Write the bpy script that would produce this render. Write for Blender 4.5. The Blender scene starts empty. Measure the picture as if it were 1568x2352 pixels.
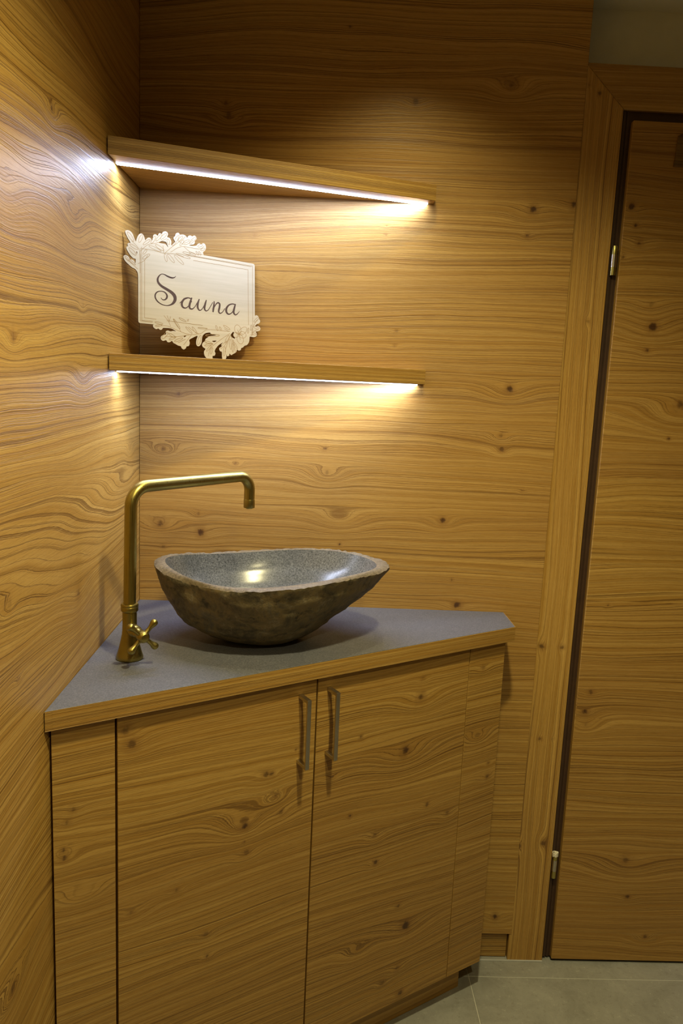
import bpy, bmesh, math, random
from mathutils import Vector, Matrix, noise as mnoise

random.seed(4)
C = bpy.context.scene.collection
scene = bpy.context.scene
pi = math.pi

# ------------------------------------------------------------------ camera
cam_d = bpy.data.cameras.new('camera')
cam = bpy.data.objects.new('camera', cam_d)
C.objects.link(cam)
cam_d.sensor_fit = 'VERTICAL'
cam_d.sensor_height = 36.0
cam_d.lens = 1772.6 / 2352 * 36.0
cam_d.clip_start = 0.02
R_ = Vector((0.99876, -0.02362, 0.04315)).normalized()
F_ = Vector((0.03037, 0.98609, -0.16336)).normalized()
U_ = R_.cross(F_) * 1.0
R_ = F_.cross(U_).normalized()
U_ = R_.cross(F_).normalized()
m = Matrix((R_, U_, -F_)).transposed().to_4x4()
m.translation = Vector((0.4006, -1.7194, 1.4118))
cam.matrix_world = m
scene.camera = cam

# ------------------------------------------------------------------ world, exposure
w = bpy.data.worlds.new('world')
scene.world = w
w.use_nodes = True
w.node_tree.nodes['Background'].inputs[0].default_value = (0.9, 0.75, 0.5, 1)
w.node_tree.nodes['Background'].inputs[1].default_value = 0.0
vs = scene.view_settings
vs.view_transform = 'Standard'
vs.look = 'None'
vs.exposure = 0.0
vs.gamma = 1.0
vs.use_curve_mapping = False

# ------------------------------------------------------------------ ceiling downlights of the room
WARM = (1.0, 0.875, 0.45)
LED_COL = (0.83, 0.94, 1.27)
LED_STRENGTH = 118.0

def downlight(name, loc, power, cone=150, blend=0.7, rad=0.03, aim=(0, 0, -1)):
    d = bpy.data.lights.new(name, 'SPOT')
    d.energy = power
    d.color = WARM
    d.spot_size = math.radians(cone)
    d.spot_blend = blend
    d.shadow_soft_size = rad
    o = bpy.data.objects.new(name, d)
    C.objects.link(o)
    o.location = loc
    o.rotation_euler = Vector(aim).to_track_quat('-Z', 'Y').to_euler()
    return o

downlight('downlight', (0.56, -0.29, 2.215), 14, cone=114, blend=1.0, rad=0.02)
downlight('downlight.001', (0.60, -0.93, 2.215), 72, cone=148, blend=0.9, rad=0.035)
downlight('downlight.002', (0.80, -1.75, 2.215), 33, cone=160, blend=0.8)

# ------------------------------------------------------------------ helpers
def tag(o, label=None, cat=None, group=None, kind=None):
    if label: o['label'] = label
    if cat: o['category'] = cat
    if group: o['group'] = group
    if kind: o['kind'] = kind
    return o

def thing(name, loc, label, cat, group=None):
    o = bpy.data.objects.new(name, None)
    C.objects.link(o)
    o.location = loc
    o.empty_display_size = 0.05
    return tag(o, label, cat, group)

def world_loc(o):
    v = Vector((0, 0, 0))
    while o is not None:
        v += Vector(o.location)
        o = o.parent
    return v

def build(name, verts, faces, mat, parent=None, grain=None, smooth=False, loc=None, uvoff=(0, 0), mat_idx=None):
    """one mesh object; verts are given in room coordinates (metres)"""
    base = Vector(loc) if loc is not None else (world_loc(parent) if parent else Vector((0, 0, 0)))
    me = bpy.data.meshes.new(name)
    me.from_pydata([Vector(v) - base for v in verts], [], faces)
    mats = mat if isinstance(mat, (list, tuple)) else [mat]
    for mm in mats: me.materials.append(mm)
    if mat_idx:
        for p, i in zip(me.polygons, mat_idx): p.material_index = i
    me.validate()
    me.update()
    if smooth:
        for p in me.polygons: p.use_smooth = True
    if grain is not None: set_uv(me, Vector(grain), base, uvoff)
    o = bpy.data.objects.new(name, me)
    C.objects.link(o)
    if parent:
        o.parent = parent
        o.location = base - world_loc(parent)
    else:
        o.location = base
    return o

def set_uv(me, g, base, off=(0, 0)):
    """UVs in metres: u runs along the grain, v across it"""
    g = g.normalized()
    uv = me.uv_layers.new(name='UVMap')
    for p in me.polygons:
        n = p.normal
        a = g - n * g.dot(n)
        if a.length < 0.3:
            a = Vector((0, 0, 1)) - n * n.z
            if a.length < 0.3: a = Vector((1, 0, 0))
        b = n.cross(g)
        if b.length < 0.3: b = n.cross(a)
        b.normalize()
        k = max(range(3), key=lambda i: abs(b[i]))
        if b[k] < 0: b = -b
        for li in p.loop_indices:
            co = me.vertices[me.loops[li].vertex_index].co + base
            uv.data[li].uv = (co.dot(g if abs(g.dot(n)) < 0.9 else a) + off[0], co.dot(b) + off[1])

def bevelled(verts, faces, w, seg=1):
    bm = bmesh.new()
    vv = [bm.verts.new(v) for v in verts]
    for f in faces: bm.faces.new([vv[i] for i in f])
    bmesh.ops.recalc_face_normals(bm, faces=bm.faces)
    if w > 0:
        bmesh.ops.bevel(bm, geom=list(bm.edges), offset=w, segments=seg, profile=0.5, affect='EDGES')
    bmesh.ops.recalc_face_normals(bm, faces=bm.faces)
    bm.verts.index_update()
    v = [x.co.copy() for x in bm.verts]
    f = [[x.index for x in q.verts] for q in bm.faces]
    bm.free()
    return v, f

def prism_vf(poly, z0, z1):
    n = len(poly)
    v = [(x, y, z0) for x, y in poly] + [(x, y, z1) for x, y in poly]
    f = [list(range(n))[::-1], list(range(n, 2 * n))]
    for i in range(n):
        j = (i + 1) % n
        f.append([i, j, n + j, n + i])
    return v, f

def prism(name, poly, z0, z1, mat, parent=None, grain=None, bev=0.0008, seg=1, **k):
    v, f = prism_vf(poly, z0, z1)
    v, f = bevelled(v, f, bev, seg)
    return build(name, v, f, mat, parent, grain, **k)

def box(name, a, b, mat, parent=None, grain=None, bev=0.0008, **k):
    return prism(name, [(a[0], a[1]), (b[0], a[1]), (b[0], b[1]), (a[0], b[1])], a[2], b[2], mat, parent, grain, bev, **k)

def sweep_vf(path, radii, n=24, cap=True):
    """tube along path with a radius per point (parallel transport frame)"""
    P = [Vector(p) for p in path]
    verts, faces = [], []
    T = []
    for i in range(len(P)):
        a = P[max(i - 1, 0)]; b = P[min(i + 1, len(P) - 1)]
        d = (b - a)
        T.append(d.normalized() if d.length > 1e-9 else (T[-1] if T else Vector((0, 0, 1))))
    ref = Vector((0, 0, 1)) if abs(T[0].z) < 0.9 else Vector((1, 0, 0))
    X = (ref - T[0] * ref.dot(T[0])).normalized()
    for i, p in enumerate(P):
        X = (X - T[i] * X.dot(T[i])).normalized()
        Y = T[i].cross(X)
        for k in range(n):
            a = 2 * pi * k / n
            verts.append(p + (X * math.cos(a) + Y * math.sin(a)) * radii[i])
    for i in range(len(P) - 1):
        for k in range(n):
            k2 = (k + 1) % n
            faces.append([i * n + k, i * n + k2, (i + 1) * n + k2, (i + 1) * n + k])
    if cap:
        faces.append(list(range(n))[::-1])
        m0 = (len(P) - 1) * n
        faces.append([m0 + k for k in range(n)])
    return verts, faces

def lathe_vf(prof, origin, axis=(0, 0, 1), n=40):
    """prof: list of (radius, distance along the axis)"""
    ax = Vector(axis).normalized(); o = Vector(origin)
    path = [o + ax * h for r, h in prof]
    ref = Vector((0, 0, 1)) if abs(ax.z) < 0.9 else Vector((1, 0, 0))
    X = (ref - ax * ref.dot(ax)).normalized(); Y = ax.cross(X)
    verts, faces = [], []
    for (r, h), p in zip(prof, path):
        for k in range(n):
            a = 2 * pi * k / n
            verts.append(p + (X * math.cos(a) + Y * math.sin(a)) * max(r, 1e-5))
    for i in range(len(prof) - 1):
        for k in range(n):
            k2 = (k + 1) % n
            faces.append([i * n + k, i * n + k2, (i + 1) * n + k2, (i + 1) * n + k])
    faces.append(list(range(n))[::-1])
    faces.append([(len(prof) - 1) * n + k for k in range(n)])
    return verts, faces

def auto_smooth(o, ang=35):
    me = o.data
    for p in me.polygons: p.use_smooth = True
    bm = bmesh.new(); bm.from_mesh(me)
    for e in bm.edges:
        if len(e.link_faces) == 2 and e.calc_face_angle(0) > math.radians(ang): e.smooth = False
        elif len(e.link_faces) != 2: e.smooth = False
    bm.to_mesh(me); bm.free()
    return o

def catmull(pts, sub=6):
    out = []
    n = len(pts)
    for i in range(n - 1):
        p0, p1, p2, p3 = pts[max(i - 1, 0)], pts[i], pts[i + 1], pts[min(i + 2, n - 1)]
        for s in range(sub):
            t = s / sub
            out.append(tuple(0.5 * ((2 * b) + (-a + c) * t + (2 * a - 5 * b + 4 * c - d) * t * t + (-a + 3 * b - 3 * c + d) * t ** 3)
                             for a, b, c, d in zip(p0, p1, p2, p3)))
    out.append(tuple(pts[-1]))
    return out

import numpy as np
def knot_field(u, v, knots):
    h = np.zeros_like(u); rr = np.full_like(u, 9.0); dk_ = np.zeros_like(u)
    for (ku, kv, kr, sw, dk) in knots:
        R = kr * sw
        du, dv = u - ku, v - kv
        g = np.exp(-((du / (R * 1.7)) ** 2 + (dv / R) ** 2))
        h += g * min(R * 0.55, 0.02) - dv * g * 0.75
        if dk > 0.15:
            d = np.sqrt(du ** 2 + dv ** 2) / kr
            m_ = d < rr
            rr = np.where(m_, d, rr); dk_ = np.where(m_, dk, dk_)
    return h, rr, dk_

def grid_face(v, f, normal, step, knots, name, mat, parent, grain, uvoff=(0, 0)):
    """replace the main face of a box by a fine grid that carries the knot field"""
    nrm = Vector(normal)
    best, ba = None, 0
    for i, q in enumerate(f):
        if len(q) != 4: continue
        p = [Vector(v[k]) for k in q]
        n_ = (p[1] - p[0]).cross(p[2] - p[0])
        a_ = n_.length
        if n_.normalized().dot(nrm) > 0.95 and a_ > ba: best, ba = i, a_
    q = f[best]
    p = [Vector(v[k]) for k in q]
    n1 = max(2, int((p[1] - p[0]).length / step)); n2 = max(2, int((p[3] - p[0]).length / step))
    f = [x for i, x in enumerate(f) if i != best]
    v = list(v); b0 = len(v)
    for j in range(n2 + 1):
        for i in range(n1 + 1):
            s_, t_ = i / n1, j / n2
            v.append(p[0] * (1 - s_) * (1 - t_) + p[1] * s_ * (1 - t_) + p[2] * s_ * t_ + p[3] * (1 - s_) * t_)
    for j in range(n2):
        for i in range(n1):
            k = b0 + j * (n1 + 1) + i
            f.append([k, k + 1, k + n1 + 2, k + n1 + 1])
    o = build(name, v, f, mat, parent, grain, uvoff=uvoff)
    me = o.data
    g = Vector(grain).normalized(); b = nrm.cross(g); k = max(range(3), key=lambda i: abs(b[i]))
    if b[k] < 0: b = -b
    base = world_loc(parent) if parent else Vector((0, 0, 0))
    co = np.empty(len(me.vertices) * 3); me.vertices.foreach_get('co', co); co = co.reshape(-1, 3) + np.array(base)
    h, rr, dk = knot_field(co @ np.array(g) + uvoff[0], co @ np.array(b) + uvoff[1], knots)
    at = me.attributes.new('knot', 'FLOAT_VECTOR', 'POINT')
    at.data.foreach_set('vector', np.stack([h, rr, dk], 1).astype(np.float32).ravel())
    return o

# ------------------------------------------------------------------ materials
def new_mat(name):
    mt = bpy.data.materials.new(name)
    mt.use_nodes = True
    nt = mt.node_tree
    b = nt.nodes['Principled BSDF']
    return mt, nt, b

class NT:
    def __init__(s, nt): s.nt = nt
    def n(s, t, **k):
        x = s.nt.nodes.new(t)
        for a, v in k.items(): setattr(x, a, v)
        return x
    def put(s, node, i, v):
        if v is None: return
        if isinstance(v, bpy.types.NodeSocket): s.nt.links.new(v, node.inputs[i])
        else: node.inputs[i].default_value = v
    def math(s, op, a, b=None, c=None, clamp=False):
        x = s.n('ShaderNodeMath', operation=op); x.use_clamp = clamp
        s.put(x, 0, a); s.put(x, 1, b); s.put(x, 2, c)
        return x.outputs[0]
    def vmath(s, op, a, b=None, out=0):
        x = s.n('ShaderNodeVectorMath', operation=op)
        s.put(x, 0, a); s.put(x, 1, b)
        return x.outputs[out]
    def noise(s, vec, scale, detail=2.0, rough=0.5, dist=0.0, dims='3D', w=None):
        x = s.n('ShaderNodeTexNoise', noise_dimensions=dims)
        if vec is not None and dims != '1D': s.put(x, 'Vector', vec)
        if w is not None: s.put(x, 'W', w)
        s.put(x, 'Scale', scale); s.put(x, 'Detail', detail); s.put(x, 'Roughness', rough); s.put(x, 'Distortion', dist)
        return x.outputs[0]
    def comb(s, a, b, c=0.0):
        x = s.n('ShaderNodeCombineXYZ'); s.put(x, 0, a); s.put(x, 1, b); s.put(x, 2, c)
        return x.outputs[0]
    def ramp(s, f, stops, interp='LINEAR'):
        x = s.n('ShaderNodeValToRGB'); x.color_ramp.interpolation = interp
        e = x.color_ramp.elements
        while len(e) > 1: e.remove(e[0])
        e[0].position = stops[0][0]; e[0].color = tuple(stops[0][1]) + (1,) if len(stops[0][1]) == 3 else stops[0][1]
        for p, c in stops[1:]:
            q = e.new(p); q.color = tuple(c) + (1,)
        s.put(x, 0, f)
        return x.outputs[0]
    def mapr(s, v, a, b, c=0.0, d=1.0, smooth=False):
        x = s.n('ShaderNodeMapRange')
        if smooth: x.interpolation_type = 'SMOOTHSTEP'
        s.put(x, 0, v); s.put(x, 1, a); s.put(x, 2, b); s.put(x, 3, c); s.put(x, 4, d)
        return x.outputs[0]
    def mix(s, f, a, b, mode='MIX'):
        x = s.n('ShaderNodeMix', data_type='RGBA', blend_type=mode)
        s.put(x, 0, f)
        for i, v in ((6, a), (7, b)):
            if isinstance(v, tuple) and len(v) == 3: v = v + (1,)
            s.put(x, i, v)
        return x.outputs[2]

def oak(name, knots=(), seed=0.0, bands=None, freq=1.0, warp=1.0, tone=1.0, rough=0.36, bump=1.0, hue=0.0):
    """oiled knotty oak veneer. UV in metres, u along the grain.  knots: (u, v, core radius, swirl factor, darkness)"""
    mt, nt, bs = new_mat(name)
    N = NT(nt)
    uvn = N.n('ShaderNodeUVMap'); uvn.uv_map = 'UVMap'
    uv = uvn.outputs[0]
    sep = N.n('ShaderNodeSeparateXYZ'); N.put(sep, 0, uv)
    u, v = sep.outputs[0], sep.outputs[1]
    band = None
    su, sv = u, v
    if bands:
        # edge-joined veneer leaves: each leaf has its own figure and slight tone
        cell = N.math('FLOOR', N.math('DIVIDE', N.math('ADD', v, seed * 0.37 + 0.05), bands))
        wn = N.n('ShaderNodeTexWhiteNoise', noise_dimensions='1D'); N.put(wn, 'W', N.math('ADD', cell, seed))
        band = wn.outputs[0]
        su = N.math('MULTIPLY_ADD', band, 7.3, u)
        sv = N.math('MULTIPLY_ADD', band, 0.02, v)
    P = N.comb(su, sv, seed)
    wob = N.noise(N.vmath('MULTIPLY', P, (60.0, 60.0, 1.0)), 1.0, 2, 0.6)
    wobv = N.math('MULTIPLY', N.math('SUBTRACT', wob, 0.5), 1.0)
    # slow wandering of the figure
    n1 = N.noise(N.vmath('MULTIPLY', P, (0.8, 4.0, 1.0)), 1.0, 1.0, 0.4)
    n2 = N.noise(N.vmath('MULTIPLY', P, (2.6, 13.0, 1.0)), 1.0, 1.0, 0.5)
    n3 = N.noise(N.vmath('MULTIPLY', P, (55.0, 260.0, 1.0)), 1.0, 2.0, 0.6)
    h = N.math('ADD', sv, N.math('MULTIPLY', N.math('SUBTRACT', n1, 0.5), 0.15 * warp))
    h = N.math('ADD', h, N.math('MULTIPLY', N.math('SUBTRACT', n2, 0.5), 0.03 * warp))
    h = N.math('ADD', h, N.math('MULTIPLY', N.math('SUBTRACT', n3, 0.5), 0.0012))
    dark = halo = None
    if knots:
        # eyes and the way the grain parts around them are stored on the mesh (see knot_field)
        at = N.n('ShaderNodeAttribute'); at.attribute_name = 'knot'
        sk = N.n('ShaderNodeSeparateXYZ'); N.put(sk, 0, at.outputs['Vector'])
        h = N.math('ADD', h, sk.outputs[0])
        rr = N.math('MULTIPLY_ADD', wobv, 1.9, sk.outputs[1])
        dark = N.math('MULTIPLY', N.mapr(rr, 0.45, 1.35, 0.95, 0.0, True), sk.outputs[2])
        halo = N.math('MULTIPLY', N.mapr(rr, 0.9, 3.0, 0.55, 0.0, True), N.math('MINIMUM', sk.outputs[2], 1.0))
    F = 95.0 * freq
    W = N.math('MULTIPLY', h, F)
    ring = N.noise(None, 1.0, 1.0, 0.5, dims='1D', w=W)                   # broad early / late wood
    ring2 = N.noise(None, 1.0, 2.0, 0.7, dims='1D', w=N.math('MULTIPLY_ADD', W, 1.6, 31.0))
    d2 = N.math('SUBTRACT', ring2, 0.5)
    # latewood line: sharp on one side, fading on the other
    line = N.math('MINIMUM', N.mapr(d2, -0.012, 0.004, 0.0, 1.0, True), N.mapr(d2, 0.0, 0.085, 1.0, 0.0, False))
    ring3 = N.noise(None, 1.0, 1.0, 0.6, dims='1D', w=N.math('MULTIPLY_ADD', W, 4.6, 77.0))
    fine = N.mapr(ring3, 0.52, 0.66, 0.0, 1.0, True)
    lmask = N.noise(N.vmath('MULTIPLY', P, (1.6, 9.0, 1.0)), 1.0, 2.0, 0.55)
    lmask0 = lmask
    lmask = N.mapr(lmask, 0.34, 0.56, 0.42, 1.0, True)
    line = N.math('MULTIPLY', line, lmask)
    # pores: short fine dashes
    pore = N.noise(N.vmath('MULTIPLY', P, (60.0, 1300.0, 1.0)), 1.0, 2.0, 0.6)
    pore2 = N.noise(N.vmath('MULTIPLY', P, (14.0, 430.0, 1.0)), 1.0, 2.0, 0.6)
    big = N.noise(N.vmath('MULTIPLY', P, (1.3, 6.5, 1.0)), 1.0, 2.0, 0.5)
    t = tone
    light = (0.520 * t, 0.322 * t, 0.088 * t)
    mid = (0.395 * t, 0.220 * t, 0.046 * t)
    darkc = (0.135 * t, 0.062 * t, 0.012 * t)
    col = N.mix(N.mapr(ring, 0.33, 0.68, 0.0, 1.0, True), light, mid)
    col = N.mix(N.mapr(big, 0.35, 0.66, 0.0, 0.42, True), col, (0.345 * t, 0.185 * t, 0.044 * t))
    col = N.mix(N.math('MULTIPLY', fine, N.mapr(lmask0, 0.62, 0.40, 0.10, 0.42, True)), col, (0.24 * t, 0.125 * t, 0.026 * t))
    col = N.mix(N.math('MULTIPLY', line, 0.94), col, darkc)
    col = N.mix(N.mapr(pore, 0.52, 0.70, 0.0, 0.30, True), col, darkc)
    col = N.mix(N.mapr(pore2, 0.50, 0.74, 0.0, 0.24, True), col, (0.27 * t, 0.14 * t, 0.032 * t))
    col = N.mix(N.mapr(pore2, 0.50, 0.28, 0.0, 0.20, True), col, (0.60 * t, 0.41 * t, 0.150 * t))
    if band is not None:
        col = N.mix(N.math('MULTIPLY', band, 0.22), col, (0.30 * t, 0.15 * t, 0.045 * t))
    if halo is not None: col = N.mix(halo, col, (0.22, 0.105, 0.026))
    if dark is not None: col = N.mix(dark, col, (0.066, 0.028, 0.010))
    nt.links.new(col, bs.inputs['Base Color'])
    bs.inputs['Roughness'].default_value = rough
    bs.inputs['IOR'].default_value = 1.45
    hgt = N.math('ADD', N.math('MULTIPLY', line, -0.9), N.math('MULTIPLY', N.mapr(pore2, 0.45, 0.75, 0.0, 1.0, True), -0.4))
    if dark is not None: hgt = N.math('SUBTRACT', hgt, N.math('MULTIPLY', dark, 1.5))
    bp = N.n('ShaderNodeBump'); bp.inputs['Strength'].default_value = 0.30 * bump; bp.inputs['Distance'].default_value = 0.0008
    N.put(bp, 'Height', hgt)
    nt.links.new(bp.outputs[0], bs.inputs['Normal'])
    return mt

def simple(name, col, rough=0.5, metal=0.0, noise_amt=0.0, noise_scale=50.0, bump=0.0, spec=None):
    mt, nt, bs = new_mat(name)
    N = NT(nt)
    bs.inputs['Roughness'].default_value = rough
    bs.inputs['Metallic'].default_value = metal
    tc = N.n('ShaderNodeTexCoord')
    f = N.noise(tc.outputs['Object'], noise_scale, 4, 0.6)
    c0 = tuple(c * (1 - noise_amt) for c in col); c1 = tuple(min(1, c * (1 + noise_amt)) for c in col)
    nt.links.new(N.ramp(f, [(0.3, c0), (0.7, c1)]), bs.inputs['Base Color'])
    if bump:
        bp = N.n('ShaderNodeBump'); bp.inputs['Strength'].default_value = bump; bp.inputs['Distance'].default_value = 0.001
        N.put(bp, 'Height', f); nt.links.new(bp.outputs[0], bs.inputs['Normal'])
    return mt

# ------------------------------------------------------------------ measured data (sign in mm, knots in m)
SIGN_O=(0.03335, -0.14871, 1.5115)
SIGN_A=(0.86374, 0.5034, -0.02328)
SIGN_B=(-0.03613, 0.10795, 0.9935)
SIGN_N=(0.50264, -0.85729, 0.11143)
SIGN_OUTLINE=[(-24.78, 174.23), (-21.62, 177.8), (-16.91, 178.06), (-12.23, 175.24), (-9.13, 170.62), (-7.08, 165.31), (-3.99, 159.12), (-2.89, 162.37), (-0.71, 168.36), (3.06, 174.11), (7.34, 176.33), (11.04, 173.83), (13.65, 168.57), (15.0, 164.34), (17.39, 167.61), (21.71, 170.57), (26.01, 169.48), (27.81, 165.92), (29.78, 168.72), (30.6, 174.88), (32.58, 178.1), (36.38, 179.12), (39.95, 176.99), (41.51, 180.26), (44.04, 182.75), (48.4, 182.09), (50.63, 185.9), (55.04, 188.18), (54.91, 188.29), (59.3, 187.22), (61.47, 183.37), (59.43, 177.49), (63.63, 176.89), (66.92, 173.2), (68.2, 168.14), (67.71, 162.59), (73.54, 167.91), (76.02, 171.46), (73.04, 174.69), (72.74, 178.86), (75.66, 181.95), (77.04, 186.39), (80.41, 189.25), (84.33, 189.15), (85.99, 186.34), (90.5, 187.49), (95.01, 187.36), (98.96, 185.65), (101.2, 182.82), (103.5, 186.37), (108.06, 188.38), (112.28, 187.34), (116.64, 189.53), (120.64, 187.49), (121.19, 183.29), (117.71, 179.0), (117.45, 174.68), (114.22, 171.19), (109.64, 169.95), (105.63, 167.96), (114.2, 168.3), (121.1, 170.42), (124.0, 174.08), (128.05, 175.46), (130.94, 174.4), (136.17, 177.03), (140.23, 174.96), (141.7, 168.71), (139.57, 162.99), (135.47, 159.15), (136.6, 153.06), (247.02, 151.64), (250.55, 150.56), (251.87, 147.38), (251.96, 42.41), (256.18, 44.17), (260.77, 40.87), (262.05, 36.89), (264.44, 32.18), (261.66, 27.28), (257.06, 25.66), (253.2, 22.15), (254.29, 19.95), (259.81, 21.49), (264.41, 18.14), (263.85, 13.13), (258.86, 10.51), (253.9, 9.04), (256.46, 4.67), (255.16, -0.4), (248.74, -3.13), (239.98, -2.79), (239.24, -8.11), (237.76, -14.8), (233.21, -20.95), (227.77, -23.05), (223.6, -27.17), (219.64, -28.82), (218.73, -32.81), (214.23, -34.49), (210.12, -33.2), (207.96, -38.27), (201.71, -42.35), (196.73, -45.19), (193.2, -42.39), (191.94, -46.54), (187.53, -48.19), (185.96, -43.95), (185.76, -50.7), (183.1, -56.3), (178.71, -57.24), (176.1, -51.79), (175.62, -40.59), (171.79, -39.13), (169.55, -34.49), (171.83, -31.08), (175.33, -29.65), (174.48, -25.22), (178.35, -20.7), (170.12, -25.6), (163.48, -32.59), (159.63, -39.65), (161.34, -44.0), (159.58, -49.06), (154.91, -50.73), (154.71, -57.55), (145.76, -58.56), (142.35, -56.7), (137.25, -50.47), (136.1, -42.86), (139.03, -37.21), (133.6, -33.53), (131.93, -28.91), (134.34, -24.26), (138.28, -21.52), (139.5, -17.12), (144.3, -13.18), (148.61, -9.92), (156.35, -8.41), (162.93, -6.68), (155.51, -5.77), (150.87, -4.61), (149.16, -2.7), (139.23, -5.23), (133.24, -11.34), (132.01, -17.8), (130.6, -25.85), (126.32, -32.25), (121.76, -32.64), (119.09, -28.45), (119.65, -20.5), (121.9, -12.07), (110.9, -17.34), (104.29, -22.07), (105.27, -27.49), (103.47, -33.84), (98.51, -35.64), (96.88, -39.21), (92.51, -42.05), (88.19, -39.94), (86.06, -36.29), (80.31, -35.15), (74.89, -32.61), (70.34, -30.56), (67.52, -27.14), (63.23, -30.1), (58.27, -30.27), (55.33, -26.87), (49.12, -28.65), (44.93, -26.05), (44.7, -21.36), (48.52, -17.63), (55.44, -14.96), (54.64, -9.63), (59.18, -7.17), (64.84, -8.25), (70.54, -6.76), (75.96, -6.92), (67.73, -2.95), (60.64, -2.29), (52.17, -2.71), (48.93, -3.44), (47.22, -6.3), (43.01, -7.38), (39.54, -5.16), (35.34, -6.78), (30.51, -4.57), (28.47, -0.75), (30.16, 2.09), (3.12, 1.93), (0.11, 3.09), (-0.8, 6.12), (-0.09, 87.72), (-0.95, 98.78), (-5.64, 105.37), (-11.42, 107.67), (-18.2, 112.37), (-24.93, 118.08), (-28.3, 123.73), (-27.94, 127.87), (-24.79, 129.86), (-20.1, 129.01), (-17.0, 125.36), (-16.3, 122.38), (-12.82, 123.4), (-8.1, 121.5), (-5.52, 116.72), (-4.69, 124.87), (-9.11, 125.98), (-13.28, 128.97), (-17.94, 134.44), (-22.55, 142.45), (-21.99, 146.11), (-19.67, 147.69), (-20.36, 151.47), (-18.24, 154.04), (-14.56, 155.12), (-19.7, 163.32)]
SIGN_HOLES=[[(-3.68, 139.12), (-1.56, 139.74), (-1.27, 137.42), (-2.13, 135.54)], [(42.22, 164.0), (48.82, 167.63), (56.72, 167.49), (59.11, 163.67), (61.38, 157.71), (57.55, 161.85), (53.71, 163.47), (48.78, 163.33)], [(93.46, -13.73), (97.8, -14.15), (93.43, -17.57)], [(153.71, -19.35), (163.56, -18.15), (158.87, -21.45)], [(196.2, -3.09), (200.12, 2.94), (203.32, 2.92), (201.87, -2.56), (205.76, -9.83), (200.07, -8.73), (197.43, -6.22)]]
SIGN_BORDER=[[(4.7, 147.66), (3.73, 6.22), (27.9, 5.92)], [(7.36, 150.43), (6.39, 7.78), (28.31, 7.81)], [(13.32, 125.2), (11.75, 13.13), (35.67, 12.66)], [(57.04, 12.06), (133.34, 10.29)], [(113.8, 139.35), (236.19, 137.12), (236.73, 21.57)], [(97.77, 148.54), (246.56, 146.05), (246.84, 1.63), (241.08, 1.09)], [(101.77, 147.43), (243.91, 144.49)]]
SIGN_TEXT=[[(77.11, 103.05, 0.61), (73.53, 99.58, 2.03), (67.61, 98.43, 3.25), (59.79, 100.2, 3.25), (52.99, 102.83, 2.03), (47.16, 102.79, 1.63), (42.29, 98.81, 2.44), (39.14, 91.91, 4.06), (40.62, 85.25, 4.67), (46.94, 79.38, 5.08), (57.6, 74.38, 5.69), (67.36, 69.41, 6.5), (73.61, 63.22, 7.31), (74.74, 55.84, 6.5), (71.12, 48.85, 4.88), (65.17, 44.42, 2.84), (57.31, 42.22, 1.83), (47.57, 43.17, 2.03), (38.9, 47.95, 2.64), (34.15, 54.63, 3.05), (34.22, 61.68, 2.84), (39.09, 67.27, 2.23), (46.85, 69.14, 1.83), (53.64, 67.74, 2.64), (57.89, 62.65, 3.66), (57.45, 57.37, 3.66), (53.51, 53.18, 2.44), (48.64, 52.98, 1.83), (45.37, 56.51, 1.02)], [(84.01, 49.76, 0.81), (89.03, 54.49, 1.83), (94.08, 59.99, 2.44), (102.14, 62.83, 2.44), (108.79, 61.72, 2.44)], [(102.14, 62.83, 2.44), (94.07, 58.85, 3.25), (89.42, 52.27, 4.47), (89.36, 45.65, 4.47), (92.94, 41.89, 3.45), (98.56, 42.33, 2.23), (104.65, 48.32, 1.83), (110.17, 57.51, 1.83)], [(110.43, 64.19, 2.44), (107.12, 55.25, 4.06), (105.04, 46.47, 4.47), (106.62, 41.89, 3.66), (111.48, 41.48, 2.44), (116.8, 46.45, 1.63), (121.33, 54.03, 1.42), (125.88, 62.19, 1.63)], [(126.5, 63.22, 2.03), (123.38, 54.26, 4.06), (122.91, 45.61, 4.06), (126.96, 40.32, 2.44), (132.53, 43.81, 1.63), (137.74, 53.02, 1.63), (141.51, 61.71, 1.63)], [(141.93, 63.11, 2.03), (139.19, 54.15, 4.06), (137.69, 45.34, 4.06), (140.76, 40.87, 2.64), (145.96, 43.36, 1.63), (151.2, 51.66, 1.42), (156.04, 59.93, 1.42)], [(158.99, 62.58, 2.03), (158.52, 54.41, 3.66), (157.01, 45.55, 4.06), (156.35, 39.67, 2.84)], [(156.79, 44.56, 1.63), (161.66, 54.77, 2.03), (166.94, 60.21, 2.84), (171.14, 58.17, 3.66), (170.68, 50.94, 4.06), (168.95, 42.98, 3.66), (172.1, 39.05, 2.44), (177.83, 42.58, 1.63), (182.74, 50.33, 1.42)], [(206.34, 60.8, 2.44), (199.89, 61.44, 2.44), (191.95, 58.19, 3.05), (186.36, 50.73, 4.47), (186.33, 43.51, 4.47), (190.58, 39.47, 3.05), (196.58, 41.49, 2.03), (202.63, 48.61, 1.83), (206.32, 55.89, 1.63)], [(207.0, 62.25, 2.44), (204.37, 53.71, 4.06), (202.61, 44.69, 4.47), (206.26, 39.77, 2.84), (211.24, 42.27, 1.83), (216.04, 48.11, 0.81)]]
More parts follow.
